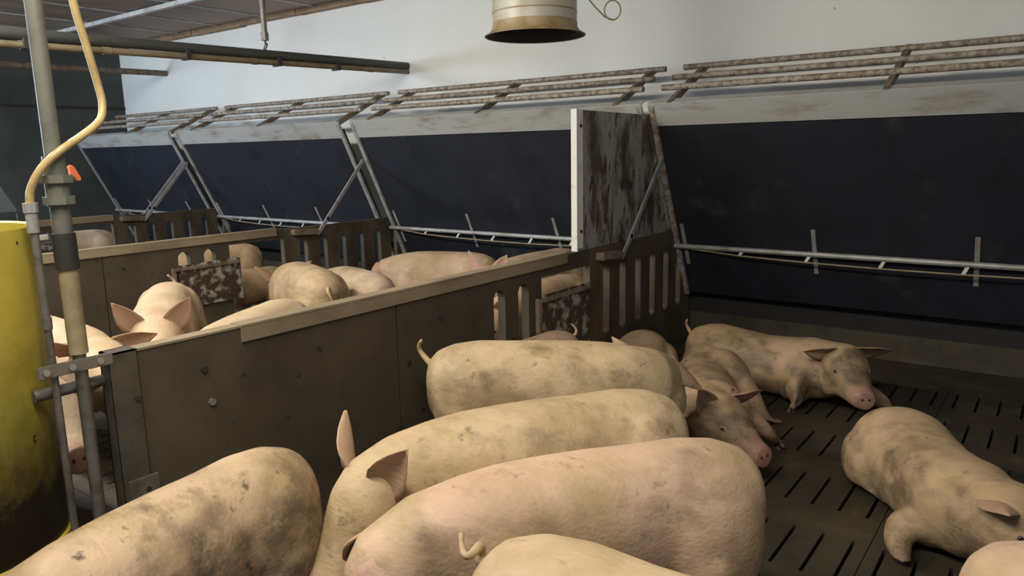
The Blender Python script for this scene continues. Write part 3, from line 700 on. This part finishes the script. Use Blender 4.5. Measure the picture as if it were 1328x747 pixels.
# --- near pen
pig('yellowish standing pig with a curled tail, alongside the capped partition', (-2.40, 2.50), 34, s=1.0, bend=6, hyaw=75, hpitch=-25, tint=YEL, dirt=.8, group=PEN, legs=(.05, -.05, -.04, .04), bodymud=[(-.1, -.2, .42, .22, .4), (.15, -.2, .6, .12, .35), (-.45, -.12, .7, .16, .3), (-.5, -.2, .35, .24, .5)], ears=('drop', 'back'), tail='up')
pig('pale standing pig with pricked ears pushing its head at the neighbouring rump', (-1.125, 2.54), -125, s=1.01, bend=-3, hyaw=30, hpitch=-22, tint=YEL, dirt=.6, ears=('tall', 'tall'), group=PEN, legs=(-.08, .06, .05, -.05), tail=None, bodymud=[(.1, .18, .5, .22, .35), (.62, .1, .5, .16, .5), (-.2, .2, .62, .15, .3)])
pig('big pink standing pig with a bare rump and broad back, no tail in sight', (-.735, 2.245), -128, s=.99, bend=0, hyaw=8, hpitch=-42, tint=PNK, dirt=.5, tail=None, group=PEN, legs=(.06, -.06, -.06, .06), ears=('drop', 'drop'), bodymud=[(.2, .2, .5, .2, .3), (-.3, .15, .7, .13, .3), (.45, .1, .5, .2, .5)])
pig('stained standing pig with brown-smeared flank, beside the partition end post', (-2.05, 1.475), -80, s=.95, bend=0, hyaw=0, hpitch=-10, tint=(1, .94, .86), dirt=1.0, tail=None, group=PEN, bodymud=[(-.42, .2, .48, .30, .75), (-.05, .19, .55, .22, .7), (.2, .18, .5, .15, .5), (-.5, .05, .7, .14, .4)])
pig('pale pig with a pink curly tail, rump against the big pink pig', (-1.06, 1.27), 0, s=1.03, bend=0, hyaw=0, hpitch=-10, tint=YEL, dirt=.3, group=PEN)
pig('muddy resting pig lying along the back of the pen with both forelegs out', (-2.13, 4.97), -4, 'lie', s=.97, bend=2, hyaw=-52, hpitch=2, tint=(.84, .75, .66), dirt=1.0, ears=('out', 'out'), group=PEN, mud=.55, hooves=True, tail='up', bodymud=[(.70, 0, .32, .20, .75), (-.1, -.2, .3, .26, .6), (.35, -.2, .2, .18, .7), (-.5, -.2, .25, .2, .5), (.5, -.14, .25, .16, .6)],
    legs={'Frad': (.09, .078, .055, .042, .042), 'F-1': [(.29, -.17, .18), (.30, -.26, .15), (.36, -.31, .09), (.44, -.33, .045), (.49, -.34, .036)], 'F+1': [(.30, .15, .14), (.42, .20, .10), (.56, .24, .07), (.70, .22, .045), (.76, .20, .034)]})
pig('dirt-faced resting pig lying on its side with hind legs stretched out', (-1.80, 4.50), -66, 'lie', s=.90, bend=4, hyaw=38, hpitch=2, roll=52, hroll=4, tint=(.80, .70, .63), dirt=1.0, ears=('up', 'out'), group=PEN, mud=.6, hooves=True, tail=None, bodymud=[(.72, 0, .28, .22, .85), (.5, -.12, .2, .24, .8), (-.2, .1, .4, .24, .6), (.1, -.1, .35, .2, .5)],
    legs={'H+1': [(-.34, .16, .10), (-.24, .17, .0), (-.20, .12, -.18), (-.20, .10, -.32), (-.20, .10, -.37)], 'H-1': [(-.34, -.05, .06), (-.26, -.06, -.06), (-.08, -.06, -.20), (-.06, -.06, -.34), (-.05, -.06, -.39)],
          'F+1': [(.27, .14, .12), (.24, .16, .02), (.28, .15, -.10), (.22, .13, -.2), (.20, .12, -.24)], 'F-1': [(.27, -.10, .1), (.26, -.1, 0), (.32, -.08, -.1), (.28, -.06, -.18), (.26, -.05, -.22)]})
pig('pink resting pig with one ear raised, lying against the slotted end of the partition', (-2.43, 4.86), -70, 'lie', s=.86, hyaw=0, hpitch=0, tint=(.98, .86, .80), dirt=.4, ears=('up', 'up'), group=PEN, tail=None)
pig('small pig with its curly tail held up, between the yellowish pig and partition', (-2.44, 3.84), -92, s=.74, hpitch=-30, tint=(1, .9, .82), dirt=.6, group=PEN, tail='up')
pig('tan resting pig lying alone on the open slatted floor, foreleg tucked under', (-.65, 4.00), -57, 'lie', s=.89, bend=6, hyaw=18, hpitch=0, tint=(.98, .90, .76), dirt=.65, ears=('fwd', 'fwd'), group=PEN, mud=.45, tail=None, fat=1.12, bodymud=[(-.45, -.22, .2, .22, .7), (.1, -.2, .25, .24, .6), (.5, -.15, .2, .2, .6), (.05, -.1, .42, .12, .4)],
    legs={'F-1': [(.27, -.18, .14), (.25, -.25, .12), (.30, -.30, .08), (.36, -.33, .06), (.38, -.34, .05)], 'Frad': (.09, .075, .062, .05, .045), 'H-1': [(-.34, -.16, .14), (-.25, -.18, .10), (-.22, -.18, .07), (-.16, -.17, .06), (-.12, -.16, .05)], 'H+1': [(-.34, .16, .14), (-.25, .18, .10), (-.22, .18, .07), (-.16, .17, .06), (-.12, .16, .05)]})
pig('pink pig passing in front of the tan resting pig', (-.13, 1.99), -12, s=.98, tint=PNK, dirt=.25, tail=None, group=PEN)
# --- second pen
pig('pale pig with big upright ears peering over the capped partition', (-5.27, 2.80), -33, s=1.03, hyaw=0, hpitch=6, tint=(1.05, 1.0, .93), dirt=.25, tail='up', group=PEN2, ears=('up', 'up'))
pig('pale pig raising its face beside the upright-eared pig', (-5.05, 1.75), -3, s=1.0, hyaw=-10, hpitch=22, tint=(1.0, .93, .88), dirt=.35, group=PEN2, ears=('fwd', 'out'), tpitch=2)
pig('pig with lowered white head behind the upright steel pipes', (-4.66, 1.05), 13, s=.98, hyaw=-18, hpitch=0, tint=PALE, dirt=.4, group=PEN2, ears=('fwd', 'out'))
pig('pale pig whose arched back shows low over the tan cap', (-4.02, 2.98), -66, s=1.0, hpitch=-30, tint=(1.06, 1.03, .95), dirt=.2, group=PEN2, tail=None, ears=('back', 'back'))
pig('tan pig with dirt-browned rump turned to the capped partition', (-4.47, 3.62), 160, s=1.0, bend=6, hpitch=-35, tint=(1.0, .93, .80), dirt=.6, group=PEN2, tail='down', bodymud=[(-.60, -.06, .52, .16, .7)], ears=('back', 'back'))
pig('white pig beside the pig with a brown-marked rump', (-4.40, 4.12), 165, s=.89, hpitch=-25, tint=PALE, dirt=.15, group=PEN2, tail=None, ears=('drop', 'drop'))
pig('pinkish pig with a folded ear showing above the tan cap', (-4.12, 5.24), -164, s=.97, tint=(1.0, .92, .84), dirt=.45, group=PEN2, tail='down', ears=('drop', 'drop'), hpitch=-20)
pig('pig showing only a pink upright ear above the tan cap', (-3.56, 5.72), -95, s=1.04, hpitch=16, tint=PNK, dirt=.4, group=PEN2, ears=('up', 'up'))
pig('pig standing close behind the crawl opening under the tall side panel', (-3.03, 4.92), -91, s=.94, hpitch=-10, tint=(1, .9, .8), dirt=.5, group=PEN2)
# --- beyond the middle partition
pig('tan pig seen through the crawl opening of the middle partition', (-6.95, 4.72), -94, s=.98, hpitch=-10, tint=(1.0, .94, .82), dirt=.4, group=PEN3, tail=None)
pig('lower tan pig in the crawl opening of the middle partition', (-6.42, 4.62), -91, s=.72, hpitch=-10, tint=(1.0, .88, .75), dirt=.5, group=PEN3, tail=None)
pig('white pig seen through the opening of the furthest partition', (-9.95, 4.62), -94, s=1.0, tint=PALE, dirt=.1, group=PEN3, tail=None)
